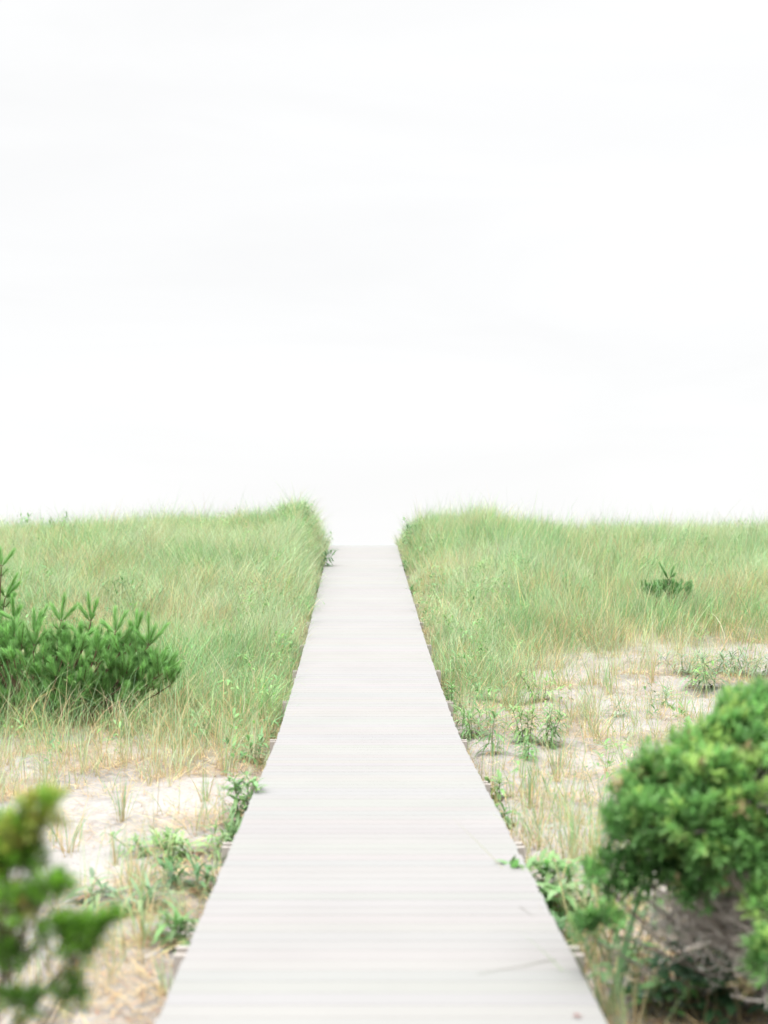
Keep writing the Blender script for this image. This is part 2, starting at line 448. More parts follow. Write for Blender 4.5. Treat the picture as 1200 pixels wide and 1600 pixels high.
# ------------------------------------------------------------------ boardwalk
def build_boardwalk():
    rng = np.random.default_rng(3)
    root = empty('boardwalk', (DXC, 0, 0), 'long pale weathered boardwalk climbing the dune to the bright gap', 'boardwalk')
    m = MB(); y = -2.0
    pitch, gap, th = .1445, .0052, .036
    while y < 34.15:
        y0, y1 = y + rng.normal(0, .0004), y + pitch - gap
        xl = -DHW + rng.normal(0, .0025); xr = DHW + rng.normal(0, .0025)
        z0, z1 = zdeck(y0) + rng.normal(0, .0004), zdeck(y1) + rng.normal(0, .0004)
        ch = .0035
        prof = [(y0, z0 - th), (y0, z0 - ch), (y0 + ch, z0), (y1 - ch, z1), (y1, z1 - ch), (y1, z1 - th)]
        v = [(xx, yy, zz) for xx in (xl, xr) for (yy, zz) in prof]
        q = [(k, k + 1, k + 7, k + 6) for k in range(5)] + [(5, 0, 6, 11)]
        q = [(a, d, c, b) for (a, b, c, d) in q]
        q += [(0, 1, 4, 5), (1, 2, 3, 4), (6, 11, 10, 7), (7, 10, 9, 8)]
        k = math.exp(rng.normal(0, .005))
        tint = np.array([.205, .2025, .199]) * k * np.exp(rng.normal(0, .012, 3))
        m.add(v, q, tint)
        y += pitch
    m.build('decking', M_DECK, root, False)
    # side stringers below the board ends
    for s in (-1, 1):
        st = MB(); ys = np.arange(-2.0, 34.1, .45)
        xa, xb = sorted((s * (DHW - .030), s * (DHW - .075)))
        for a, b in zip(ys[:-1], ys[1:]):
            za, zb = zdeck(a) - .0385, zdeck(b) - .0385
            v = [(xa,a,za-.17),(xb,a,za-.17),(xb,b,zb-.17),(xa,b,zb-.17),(xa,a,za),(xb,a,za),(xb,b,zb),(xa,b,zb)]
            q = [(0,3,2,1),(4,5,6,7),(1,2,6,5),(3,0,4,7)]
            st.add(v, q, np.array([.19, .145, .125]) * math.exp(rng.normal(0, .05)))
        st.build('stringer', M_STRING, root, False)
    # doubled cross beams on short posts; their ends stick out on both sides
    for yb in np.arange(4.05, 33, 2.2):
        zb = float(zdeck(yb)) - .045
        for k, dy in enumerate((-.075, .040)):
            b = MB()
            for s in (-1, 1):
                xa, xb = sorted((s * (DHW - .078), s * (DHW + .068 + rng.normal(0, .004))))
                b.box((xa, yb + dy, zb - .14), (xb, yb + dy + .038, zb), (.30, .275, .25))
            b.box((-(DHW - .078), yb + dy, zb - .14), (DHW - .078, yb + dy + .038, zb - .002), (.30, .275, .25))
            b.build('cross_beam', M_BEAM, root, False)
        for s in (-1, 1):
            p = MB()
            xa, xb = sorted((s * (DHW - .09), s * (DHW - .18)))
            p.box((xa, yb - .036, zb - 1.0), (xb, yb + .039, zb - .01), (.24, .21, .18))
            p.build('post', M_BEAM, root, False)
build_boardwalk()

# ------------------------------------------------------------------ beach grass (stuff)
GREEN = np.array([.185, .325, .145]); PALE = np.array([.305, .395, .235]); DEEP = np.array([.120, .255, .090])
STRAW = np.array([.40, .31, .165]); RUST = np.array([.27, .16, .085]); BLEACH = np.array([.42, .40, .28])

def in_view(x, y, margin=1.6):
    return (x > (0 - VX) / F * y - margin) & (x < (1200 - VX) / F * y + margin)

def grass_cols(rng, x, y, sfrac):
    n = len(x)
    hue = fbm(x * .55 + 40, y * .55 + 2, 3) + .35 * (fbm(x * 2.1 + 4, y * 1.6 + 22, 2) - .5)
    r = rng.random(n)
    k = np.clip((hue - .36) / .3, 0, 1)[:, None]
    base = PALE * k + GREEN * (1 - k)
    deep = (rng.random(n) < np.clip(.95 - 1.6 * hue, .04, .7))[:, None]
    base = np.where(deep, DEEP, base)
    st = (r < sfrac)[:, None]
    wh = (rng.random((n, 1)) < .10)
    mid = np.where(st, STRAW, np.where(wh, BLEACH, base)) * np.exp(rng.normal(0, .2, (n, 1))) * np.exp(rng.normal(0, .05, (n, 3)))
    root = np.where(rng.random((n, 1)) < .5, STRAW * .8, base * .9) * np.exp(rng.normal(0, .2, (n, 1)))
    tip = mid * .6 + PALE * 1.05 * .4
    return root, mid, tip

def build_grass():
    rng = np.random.default_rng(11)
    m = MB()
    # thick stand: clumps of arching blades
    NC = 21000
    cx = rng.uniform(-11, 12, NC * 6); cy = rng.uniform(11.5, 38.5, NC * 6)
    ok = in_view(cx, cy) & (np.abs(cx - DXC) > .83) & (rng.random(len(cx)) < dense(cx, cy) * (.3 + .7 * sstep(.36, .55, fbm(cx * 1.7 + 9, cy * 1.7 + 14, 2))))
    cx, cy = cx[ok][:NC], cy[ok][:NC]
    per = rng.integers(9, 18, len(cx))
    idx = np.repeat(np.arange(len(cx)), per); N = len(idx)
    x = cx[idx] + rng.normal(0, .07, N); y = cy[idx] + rng.normal(0, .07, N)
    nearwalk = np.abs(x - DXC)
    keep = nearwalk > .80
    x, y, idx = x[keep], y[keep], idx[keep]; N = len(x)
    z = zground(x, y) - .02
    # wind swirls: left dune combed over to the right in whorls, right dune upright with a slight lean
    sw = fbm(x * .38 + 5, y * .38 + 50, 2)
    wl = -.35 + 3.4 * (sw - .5)
    wr = .15 + 2.0 * (sw - .5)
    cz = rng.normal(0, 1.5, len(cx)); cl = np.exp(rng.normal(0, .20, len(cx)))
    cb = np.exp(rng.normal(0, .45, len(cx))); ck = np.exp(rng.normal(0, .20, (len(cx), 1))) * np.exp(rng.normal(0, .05, (len(cx), 3)))
    az = np.where(x < DXC, wl, wr) + cz[idx] + rng.normal(0, .95, N)
    lay = fbm(x * .6 + 60, y * .6 + 6, 2)
    bend = np.where(x < DXC, .75 + 1.5 * np.clip(lay - .35, 0, 1), .5 + 1.0 * np.clip(lay - .4, 0, 1)) * np.exp(rng.normal(0, .35, N)) * cb[idx]
    th0 = np.abs(rng.normal(.14, .2, N))
    tall = .55 + .2 * (fbm(x * .5 + 90, y * .5, 2) - .5)
    edge = .62 + .38 * sstep(.82, 1.2, np.abs(x - DXC))
    L = tall * edge * .80 * cl[idx] * np.exp(rng.normal(0, .2, N)) * np.where(x > DXC, 1.05, 1.1)
    w = rng.uniform(.003, .0068, N)
    dn = dense(x, y)
    c0, c1, c2 = grass_cols(rng, x, y, .10 + .32 * (1 - dn) + .38 * sstep(.5, .68, fbm(x * 1.5, y * 1.1 + 33, 3)))
    c1, c2 = c1 * ck[idx], c2 * ck[idx]
    m.add(*strips(np.stack([x, y, z], 1), az, L, w, th0, bend, 4, rng.uniform(-1.5, 1.5, N), c0, c1, c2))
    # thin stalks standing on the open sand, mostly dry
    NC = 4000
    cx = rng.uniform(-8.5, 9.5, NC * 8); cy = rng.uniform(4.6, 22.5, NC * 8)
    ok = in_view(cx, cy, 2.2) & (np.abs(cx - DXC) > .86) & (rng.random(len(cx)) < straw(cx, cy))
    cx, cy = cx[ok][:NC], cy[ok][:NC]
    per = rng.integers(3, 11, len(cx)); idx = np.repeat(np.arange(len(cx)), per); N = len(idx)
    x = cx[idx] + rng.normal(0, .028, N); y = cy[idx] + rng.normal(0, .028, N)
    k = np.abs(x - DXC) > .83; x, y = x[k], y[k]; N = len(x)
    z = zground(x, y) - .015
    hgt = .30 * np.exp(rng.normal(0, .38, N)) * np.where(x > DXC, 1.05, .95)
    c0, c1, c2 = grass_cols(rng, x, y, .27)
    c0 = STRAW * np.exp(rng.normal(0, .25, (N, 1)))
    m.add(*strips(np.stack([x, y, z], 1), rng.uniform(0, 6.28, N), hgt, rng.uniform(.003, .0062, N),
                  np.abs(rng.normal(.10, .24, N)), np.abs(rng.normal(.5, .5, N)), 4, rng.normal(0, .8, N), c0, c1, c2))
    o = m.build('beach_grass', M_GRASS)
    o['kind'] = 'stuff'; o['label'] = 'pale green beach grass covering the dune on both sides'; o['category'] = 'grass'
    print('grass verts', m.n)

    # dead grass lying flat
    m = MB()
    N0 = 170000
    x = rng.uniform(-9, 10, N0 * 3); y = rng.uniform(4.4, 23.5, N0 * 3)
    pr = np.clip(.22 * sstep(.38, .62, fbm(x * 1.2 + 70, y * 1.2, 3)) + .55 * sstep(.47, .62, fbm(x * 1.1 + 2, y * 2.4 + 8, 3)) * (1 - sstep(6.6, 7.6, y)) + .03 + 1.0 * straw(x, y) * (.35 + 1.1 * sstep(.4, .62, fbm(x * 1.9 + 7, y * 1.9, 3))), 0, 1)
    ok = in_view(x, y, 2.2) & (np.abs(x - DXC) > .80) & (rng.random(len(x)) < pr * .7)
    x, y = x[ok], y[ok]; N = len(x)
    z = zground(x, y) + rng.uniform(.002, .03, N)
    c = np.where(rng.random((N, 1)) < .25, RUST, STRAW * .95) * np.exp(rng.normal(0, .28, (N, 1)))
    m.add(*strips(np.stack([x, y, z], 1), rng.uniform(0, 6.28, N), rng.uniform(.06, .26, N), rng.uniform(.003, .006, N),
                  rng.uniform(1.2, 1.55, N), rng.uniform(-.1, .35, N), 3, rng.normal(0, .5, N), c, c, c))
    o = m.build('dry_grass_litter', M_STRAW)
    o['kind'] = 'stuff'; o['label'] = 'dry straw and dead grass lying on the sand'; o['category'] = 'litter'
build_grass()

def build_weeds():
    rng = np.random.default_rng(21); m = MB(); n = 11000
    x = rng.uniform(-10, 11, n); y = rng.uniform(9.5, 36, n)
    off = np.abs(x - DXC)
    p = dense(x, y) * (.05 + .55 * sstep(.56, .7, fbm(x * .9 + 12, y * .7 + 3, 3)) + .5 * (1 - sstep(.9, 2.0, off)))
    p = p + .16 * straw(x, y)
    k = in_view(x, y) & (off > .86) & (rng.random(n) < p * .36); x, y = x[k], y[k]
    for px, py in zip(x, y):
        z = float(zground(px, py)); h = rng.uniform(.28, .55); nl = rng.integers(14, 26)
        t = rng.uniform(.35, 1, nl); ph = rng.uniform(0, 6.28, nl); el = rng.uniform(-.1, .9, nl)
        a = rng.uniform(0, 6.28)
        P = np.stack([px + rng.normal(0, .05, nl) + .15 * t * math.cos(a), py + rng.normal(0, .05, nl), z + h * t], 1)
        D = np.stack([np.cos(ph) * np.cos(el), np.sin(ph) * np.cos(el), np.sin(el)], 1)
        c = np.array([(.13, .27, .085), (.17, .31, .10), (.10, .22, .075)][rng.integers(3)]) * math.exp(rng.normal(0, .15))
        m.add(*leaves(P, D, rng.uniform(.07, .13, nl), rng.uniform(.016, .028, nl), jit(rng, c, nl, .15), .3, .7, 3))
    print('weeds', len(x))
    o = m.build('ground_weeds', M_LEAF); o['kind'] = 'stuff'
    o['label'] = 'leafy green weeds growing among the dune grass'; o['category'] = 'weeds'
build_weeds()

# ------------------------------------------------------------------ single grass tufts on the sand
def tuft(px, py, hpx, n, label, spread=.03, lean=.2, dry=.3, seed=0, w=.0055):
    rng = np.random.default_rng(900 + seed)
    g = ground_px(px, py); h = hpx / F * g[1]
    m = MB()
    a = rng.uniform(0, 6.28, n); r = np.abs(rng.normal(0, spread, n))
    P = np.stack([r * np.cos(a), r * np.sin(a), np.full(n, -.015)], 1)
    st = (rng.random((n, 1)) < dry)
    mid = np.where(st, STRAW, GREEN) * np.exp(rng.normal(0, .2, (n, 1)))
    m.add(*strips(P, a + rng.normal(0, .5, n), h * rng.uniform(.55, 1.15, n), rng.uniform(.7, 1.3, n) * w,
                  np.abs(rng.normal(lean * .6, .12, n)), np.abs(rng.normal(lean * 2, .3, n)), 5, rng.normal(0, .6, n),
                  STRAW * .9, mid, mid * .7 + PALE * .3))
    k = max(4, n // 3); aa = rng.uniform(0, 6.28, k)
    cc = np.where(rng.random((k, 1)) < .5, RUST, STRAW) * np.exp(rng.normal(0, .2, (k, 1)))
    m.add(*strips(np.stack([.03 * np.cos(aa), .03 * np.sin(aa), np.full(k, .004)], 1), aa, h * rng.uniform(.25, .5, k), .005,
                  rng.uniform(.9, 1.3, k), .35, 3, 0, cc, cc, cc))
    o = m.build('grass_tuft', M_GRASS)
    o.location = g
    tag(o, label, 'grass tuft', 'single grass tufts on the sand')
TUFTS = [
 (190,1285,88,26,'upright green grass tuft alone on the bare white sand, rusty at its foot',.022,.10,.25),
 (107,1332,92,22,'wispy grass tuft with a dry mat at its foot, nearest the left foreground shrub',.05,.22,.5),
 (180,1352,72,20,'thin grass tuft left of the sprawling leafy plants, yellowish at its base',.04,.18,.5),
 (322,1252,62,12,'single narrow dry tuft on the sand strip between straw grass and sprawling plants',.016,.10,.6),
 (352,1212,66,24,'forked green tuft with dry brown core left of the boardwalk edge',.04,.25,.5),
 (385,1165,66,16,'dark green slender tuft close to the leafy clump at the left edge',.025,.18,.1),
 (228,1470,105,46,'large splayed grass tuft with broad pale blades near the lower left corner',.06,.38,.35),
 (262,1560,80,22,'brown and green ragged tuft at the bottom of the left sand',.05,.4,.6),
 (205,1395,95,14,'tall thin blades rising behind the splayed tuft on the left sand',.03,.12,.2),
 (870,1222,92,22,'tall upright tuft with yellow stalks on the right sand',.03,.09,.5),
 (828,1262,95,24,'tall thin green tuft on the open sand right of the deck edge plants',.045,.13,.3),
 (895,1345,110,36,'dense upright tuft with a reddish dry base behind the big deck edge plant',.05,.14,.4),
 (925,1340,100,20,'straw coloured tuft touching the left side of the right shrub',.04,.14,.7),
 (845,1325,95,30,'leaning tuft with orange dead blades beside the boardwalk edge',.05,.32,.45),
 (1018,1068,74,18,'upright tuft with brown foot at the left of the spiky leaved row',.03,.08,.5),
 (955,1085,78,20,'tuft of upright green stalks in the middle of the right sand',.035,.09,.4),
 (1092,1130,52,12,'short pale tuft on the sand just above the right shrub',.03,.12,.5),
 (725,1200,58,18,'low tuft against the right deck edge below the second beam end',.035,.28,.5),
]
for i, t in enumerate(TUFTS):
    tuft(t[0], t[1], t[2], t[3], t[4], t[5], t[6], t[7], seed=i)

# ------------------------------------------------------------------ broad leaved plants
def leafy(px, py, hpx, label, stems=3, wide=.5, leaf=.09, lw=.022, style='stalk', col=(.115, .205, .075), tilt=0.0, seed=0, tipc=None, n_leaf=16):
    """lance leaved dune plant: upright leafy stalks, or a rosette on the ground"""
    rng = np.random.default_rng(300 + seed)
    g = ground_px(px, py); h = hpx / F * g[1]
    root = empty('leafy_plant', g, label, 'plant', 'leafy plants on the dune')
    ms, ml = MB(), MB()
    for s in range(stems):
        a = rng.uniform(0, 6.28); lean = wide * rng.uniform(.25, 1) if stems > 1 else wide * .3
        hh = h * rng.uniform(.72, 1.05)
        p0 = np.array([.02 * math.cos(a), .02 * math.sin(a), -.02]) * (1 + stems * .3)
        top = p0 + np.array([math.cos(a) * lean * hh + tilt * hh, math.sin(a) * lean * hh * .7, hh * .92])
        mid = (p0 + top) / 2 + np.array([-math.cos(a) * .06 * hh, 0, .05 * hh])
        t = np.linspace(0, 1, 6)[:, None]
        path = (1 - t) ** 2 * p0 + 2 * t * (1 - t) * mid + t ** 2 * top
        ms.tube(path, np.linspace(.0045, .002, 6), np.array([.16, .19, .09]), 5)
        nl = int(n_leaf * (1.5 if stems > 5 else 2.0))
        tt = np.linspace(.12 if style == 'stalk' else .0, 1, nl) + rng.normal(0, .02, nl)
        tt = np.clip(tt, 0.02, 1)[:, None]
        P = (1 - tt) ** 2 * p0 + 2 * tt * (1 - tt) * mid + tt ** 2 * top
        ph = np.arange(nl) * 2.4 + rng.normal(0, .3, nl)
        el = np.interp(tt[:, 0], [0, .5, 1], [.15, .45, 1.0]) + rng.normal(0, .15, nl)
        D = np.stack([np.cos(ph) * np.cos(el), np.sin(ph) * np.cos(el), np.sin(el)], 1)
        Ln = 1.5 * leaf * np.interp(tt[:, 0], [0, .4, .8, 1], [.8, 1.1, .95, .6]) * rng.uniform(.8, 1.2, nl)
        ml.add(*leaves(P, D, Ln, lw * .85 * rng.uniform(.65, 1.3, nl), jit(rng, np.array(col) * 1.25 + np.array([.012, .012, .01]), nl, .2), .3, rng.uniform(.5, 2.0, nl), 4,
                       None if tipc is None else tipc))
    # withered leaves at the foot
    k = 4 + stems; ph = rng.uniform(0, 6.28, k)
    D = np.stack([np.cos(ph), np.sin(ph), rng.uniform(.0, .3, k)], 1)
    ml.add(*leaves(np.tile([0, 0, .02], (k, 1)), D, leaf * .8, lw * .6, jit(rng, RUST, k, .3), .5, .6, 3))
    ms.build('stem', M_STEM, root); ml.build('leaves', M_LEAF, root)
    return root

D1 = (.115, .215, .080); D2 = (.085, .175, .060); D3 = (.15, .25, .09); D4 = (.13, .20, .11); DK = (.05, .12, .042)
PLANTS = [
 (320,1150,52,'fresh green plant of long leaves where straw grass meets sand, left of walk',4,.5,.115,.024,D1,0,14),
 (428,1152,34,'small plant of few broad upright leaves tucked above the second left beam end',2,.6,.16,.045,D2,-.1,6),
 (398,1190,46,'dark leafy clump spreading from the left deck edge above dry litter',4,.9,.13,.034,D2,-.2,8),
 (380,1302,104,'tall leafy stalks touching the left deck edge above the sprawling plants',5,.22,.09,.030,D1,.02,18),
 (305,1338,62,'widest sprawling leafy plant in the left sand, bright green at its middle',10,1.0,.095,.024,D3,0,14),
 (240,1330,46,'low narrow leaved sprig, far left arm of the sprawling plants',7,1.1,.085,.018,D1,-.3,14),
 (345,1325,52,'feathery leaved plant between the sprawling plant and the left deck edge',4,.7,.085,.018,D2,0,16),
 (308,1392,62,'dark broad leaved plant in front of the sprawling plant on the left',7,.8,.11,.034,DK,0,11),
 (212,1425,46,'low plant of grey green sword leaves by the splayed grass tuft',4,1.0,.17,.030,D4,-.1,8),
 (140,1405,40,'small grey green leaf cluster seen beside the left foreground shrub',2,.8,.12,.030,D4,0,8),
 (296,1480,66,'bright leafy clump hugging the left deck edge above the lowest beam end',4,.4,.13,.030,D1,.1,10),
 (497,890,36,'dark little leafy plant leaning over the far left deck edge',3,.6,.14,.036,DK,.35,9),
 (500,928,20,'low green clump in the grass just below the dark plant at far left deck edge',3,.8,.11,.030,D2,.2,8),
 (498,958,14,'tiny sprig poking over the left edge where the ramp begins to rise',2,.8,.11,.022,D2,.5,6),
 (192,955,66,'dark bushy weed standing in the middle of the left dune grass',6,.7,.10,.030,D2,0,12),
 (225,965,60,'lighter low weed beside the dark bushy weed in the left grass',6,1.1,.10,.026,D1,.2,10),
 (30,845,48,'broad weed breaking the skyline at the far left',7,.8,.14,.040,D2,0,10),
 (88,845,46,'smaller weed on the skyline, second from the left edge',5,.9,.13,.036,D1,0,9),
 (640,856,38,'dark leafy plant at the top right corner of the boardwalk',4,.4,.14,.036,DK,-.1,11),
 (633,893,18,'small dark sprig on the right deck edge below the top corner plant',3,.5,.12,.032,DK,-.2,8),
 (640,930,18,'low leafy clump against the right deck edge, third from the top',3,.6,.13,.034,D2,-.1,8),
 (466,822,48,'bushy weed with upright tips on the peak of the left crest beside the walk',9,.7,.13,.030,D2,0,12),
 (505,845,34,'leafy bush hanging over the top left corner of the boardwalk',6,.8,.13,.032,D1,.2,11),
 (662,842,36,'loose weed on the right crest just right of the dark corner plant',6,.8,.13,.030,D1,0,11),
 (706,1112,54,'leafy clump beside the right deck edge under the first beam end',4,.5,.10,.026,D1,0,13),
 (740,1150,56,'grassy leaved clump between right deck edge and the single drooping stalk',5,.4,.14,.020,D1,0,12),
 (765,1178,80,'single upright stalk with pairs of drooping leaves on the right sand',1,.2,.14,.026,D2,0,20),
 (822,1158,66,'left one of the twin leafy stalks with bright tops on the right sand',4,.25,.095,.024,D3,-.05,18),
 (850,1165,70,'right one of the twin leafy stalks, paler and looser',4,.35,.10,.022,D1,.1,18),
 (826,1186,40,'short plant at the foot of the twin leafy stalks',3,.5,.09,.020,D2,0,12),
 (762,1092,34,'loose leafy plant above the drooping stalk, below the right grass edge',3,.7,.10,.020,D1,0,11),
 (848,1095,60,'leafy plant half hidden in the lower edge of the right dune grass',5,.6,.11,.022,D3,0,11),
 (1068,1052,42,'narrow leaved plant with arching tops, first of the row on the right sand',4,.9,.15,.022,D4,0,9),
 (1106,1076,66,'tallest dark plant of the right row with brown dead leaves at its foot',3,.35,.13,.026,D4,.05,18),
 (1086,1074,36,'open rosette of thin leaves at the left foot of the tallest row plant',1,.3,.17,.022,D4,0,11),
 (1140,1055,54,'bushy pale plant of the right row standing over a heap of dry stems',5,.6,.13,.024,D4,0,12),
 (1168,1058,38,'low dark plant between the bushy pale plant and the right frame edge',3,.9,.14,.022,D4,0,9),
 (1192,1058,44,'arching leaved plant cut by the right frame edge',4,.8,.14,.022,D4,0,10),
 (962,1120,22,'tiny pale rosette alone on the sand, left of the right shrub top',1,.3,.14,.024,D4,0,9),
 (1043,1104,26,'grey green rosette on the sand between the row and the right shrub',1,.3,.14,.028,D4,0,11),
 (1064,1156,40,'small leafy plant just above the outline of the right shrub',2,.4,.095,.024,D1,0,12),
 (777,1250,46,'bright broad leaved plant overhanging the right deck edge at mid walk',2,.4,.10,.040,D3,-.1,10),
 (797,1292,40,'duller leafy clump right below the bright overhanging plant',3,.6,.09,.030,D1,0,11),
 (866,1438,122,'big leafy clump at the right deck edge with one leaf over the boards',12,.5,.115,.046,D1,-.02,17),
 (880,1470,52,'dark low leafy clump below the big clump at the right deck edge',4,.7,.11,.032,DK,0,10),
]
for i, p in enumerate(PLANTS):
    leafy(p[0], p[1], p[2], p[3], p[4], p[5], p[6], p[7], 'stalk', p[8], p[9], i, None, p[10])

# ------------------------------------------------------------------ pines
def shoot(mn, mt, p0, p1, rng, nn=120, nl=.058, open_=.6, c=(.050, .135, .052)):
    """one bottle brush shoot of needles"""
    p0 = np.asarray(p0, float); p1 = np.asarray(p1, float)
    d = p1 - p0; ln = np.linalg.norm(d); d /= ln
    ref = np.array([0.2, 1, .1]); a = np.cross(d, ref); a /= np.linalg.norm(a); b = np.cross(d, a)
    t = rng.uniform(.06, 1, nn); ph = rng.uniform(0, 6.28, nn)
    sp = open_ * rng.uniform(.6, 1.25, nn) * np.where(t > .9, .55, 1)
    out = a * np.cos(ph)[:, None] + b * np.sin(ph)[:, None]
    D = d * np.cos(sp)[:, None] + out * np.sin(sp)[:, None]
    P = p0 + d * (t * ln * .93)[:, None] + out * .004
    L = nl * rng.uniform(.75, 1.15, nn)
    side = np.cross(D, out + .3 * rng.normal(0, 1, (nn, 3))); side /= np.linalg.norm(side, axis=1)[:, None] + 1e-9
    w = .0016
    E = P + D * L[:, None]
    v = np.stack([P - side * w, P + side * w, E + side * w * .4, E - side * w * .4], 1).reshape(-1, 3)
    q = np.arange(nn * 4).reshape(-1, 4)
    col = np.repeat(jit(rng, c, nn, .22, .05), 4, axis=0)
    col = col.reshape(nn, 4, 3); col[:, 2:] = col[:, 2:] * 1.25 + .008; col = col.reshape(-1, 3)
    mn.add(v, q, col)
    mt.tube([p0, (p0 + p1) / 2, p0 + d * ln * .96], [.0045, .004, .003], (.13, .10, .06), 5)

def limb(mt, p0, p1, r0, r1, rng, c=(.13, .085, .055), n=7, sag=.12):
    p0 = np.asarray(p0, float); p1 = np.asarray(p1, float); L = np.linalg.norm(p1 - p0)
    t = np.linspace(0, 1, n)[:, None]
    mid = (p0 + p1) / 2 + np.array([0, 0, -sag * L]) + rng.normal(0, .04 * L, 3)
    path = (1 - t) ** 2 * p0 + 2 * t * (1 - t) * mid + t ** 2 * p1
    path[1:-1] += rng.normal(0, .008 * L, (n - 2, 3))
    mt.tube(path, np.linspace(r0, r1, n), c, 6)
    return path

def pine(label, base, d0, tips, body, seed, nl=.066, nn=190, c=(.148, .300, .092), up=.24):
    rng = np.random.default_rng(seed)
    root = empty('pine_shrub', base, label, 'pine')
    mt, mn = MB(), MB()
    B = np.asarray(base, float)
    def loc(px, py, dd): return at_px(px, py, d0 + dd) - B
    # hand placed leaders: whorl foot then candle tips
    for (bx, by, dd, tl) in tips:
        f = loc(bx, by, dd)
        limb(mt, np.array([f[0] * .35, f[1] * .35, .03]), f, .016, .007, rng)
        for (tx, ty) in tl:
            e = loc(tx, ty, dd + rng.uniform(-.07, .07))
            dr = e - f
            shoot(mn, mt, f + dr * .04, e, rng, int(nn * 1.3), nl * 1.05, .46, np.array(c) * 1.15)
        # ruff of needles below the whorl
        for k in range(3):
            a = rng.uniform(0, 6.28)
            e = f + np.array([.10 * math.cos(a), .10 * math.sin(a), -.02])
            shoot(mn, mt, f + np.array([0, 0, -.10]), e, rng, nn // 2, nl, .8, c)
    # the filled body
    for (bx, by, rx, ry, rd, n) in body:
        for k in range(n):
            u = rng.normal(0, 1, 3); u /= np.linalg.norm(u); u *= rng.uniform(.35, 1) ** .5
            f = loc(bx + u[0] * rx, by - u[2] * ry, u[1] * rd)
            if f[2] < .03: f[2] = .03 + rng.uniform(0, .08)
            if k % 8 == 0: limb(mt, np.array([f[0] * .3, f[1] * .3, .03]), f, .013, .006, rng)
            a = rng.uniform(0, 6.28)
            tiltv = np.array([math.cos(a) * .3 + u[0] * .3, math.sin(a) * .3 + u[1] * .3, 1.0])
            for s in range(rng.integers(1, 4)):
                dv = tiltv + rng.normal(0, .35, 3); dv /= np.linalg.norm(dv)
                shoot(mn, mt, f, f + dv * up * rng.uniform(.5, 1.0), rng, nn, nl, .52, np.array(c) * math.exp(rng.normal(0, .18)))
    mt.build('trunk', M_BARK, root); mn.build('needles', M_NEEDLE, root)

g = ground_px(60, 1128)
pine('broad bushy green pine with upright candles, left of the walk at the grass foot', g, g[1], [
  (142, 972, .1, [(125,947),(138,930),(151,938)]),
  (95, 972, 0, [(101,931),(120,946),(81,946)]),
  (180, 990, -.05, [(180,951),(160,972),(197,957)]),
  (212, 990, .1, [(214,957),(222,960),(204,975)]),
  (232, 1010, 0, [(232,960),(262,975),(212,985),(242,980)]),
  (240, 1062, -.1, [(226,1030),(258,1020),(281,1034),(268,1040)]),
  (53, 992, .1, [(53,953),(64,957),(73,948)]),
  (22, 968, .15, [(19,932),(3,958),(31,950)]),
  (127, 1000, -.1, [(126,977),(145,985),(112,980)]),
  (8, 996, 0, [(18,975),(-2,978)]),
  (150, 1020, -.25, [(150,990),(165,1000),(138,998)]),
 ], [(40,1045,70,55,.45,90),(130,1050,75,48,.42,85),(195,1035,38,40,.3,26),(-60,1030,70,80,.5,60),(20,1100,80,28,.4,80),(110,1100,80,26,.35,75),(180,1085,50,26,.3,36),(248,1072,30,24,.2,16),(225,1050,25,25,.2,10)], 41)
g = ground_px(-22, 1100)
pine('slim taller pine leader standing at the left frame edge above the bushy pine', g, g[1], [
  (2, 886, 0, [(21,861),(0,858),(-18,862)]),
  (8, 934, .05, [(26,899),(29,912),(19,930),(-8,905)]),
 ], [(-20,960,26,40,.25,14)], 43)
g = ground_px(1040, 968)
pine('small dark young pine alone in the right dune grass', g, g[1], [
  (1044, 905, 0, [(1031,880),(1038,893)]),
  (1047, 903, .05, [(1052,886),(1053,898)]),
  (1030, 925, 0, [(1022,908),(1012,917),(1034,912)]),
  (1058, 922, 0, [(1066,908),(1056,910),(1081,915)]),
 ], [(1024,930,22,9,.3,16),(1062,928,22,9,.3,14),(1043,924,14,10,.2,8),(1002,926,9,5,.1,3)], 47, .052, 120, (.095, .21, .07), .17)

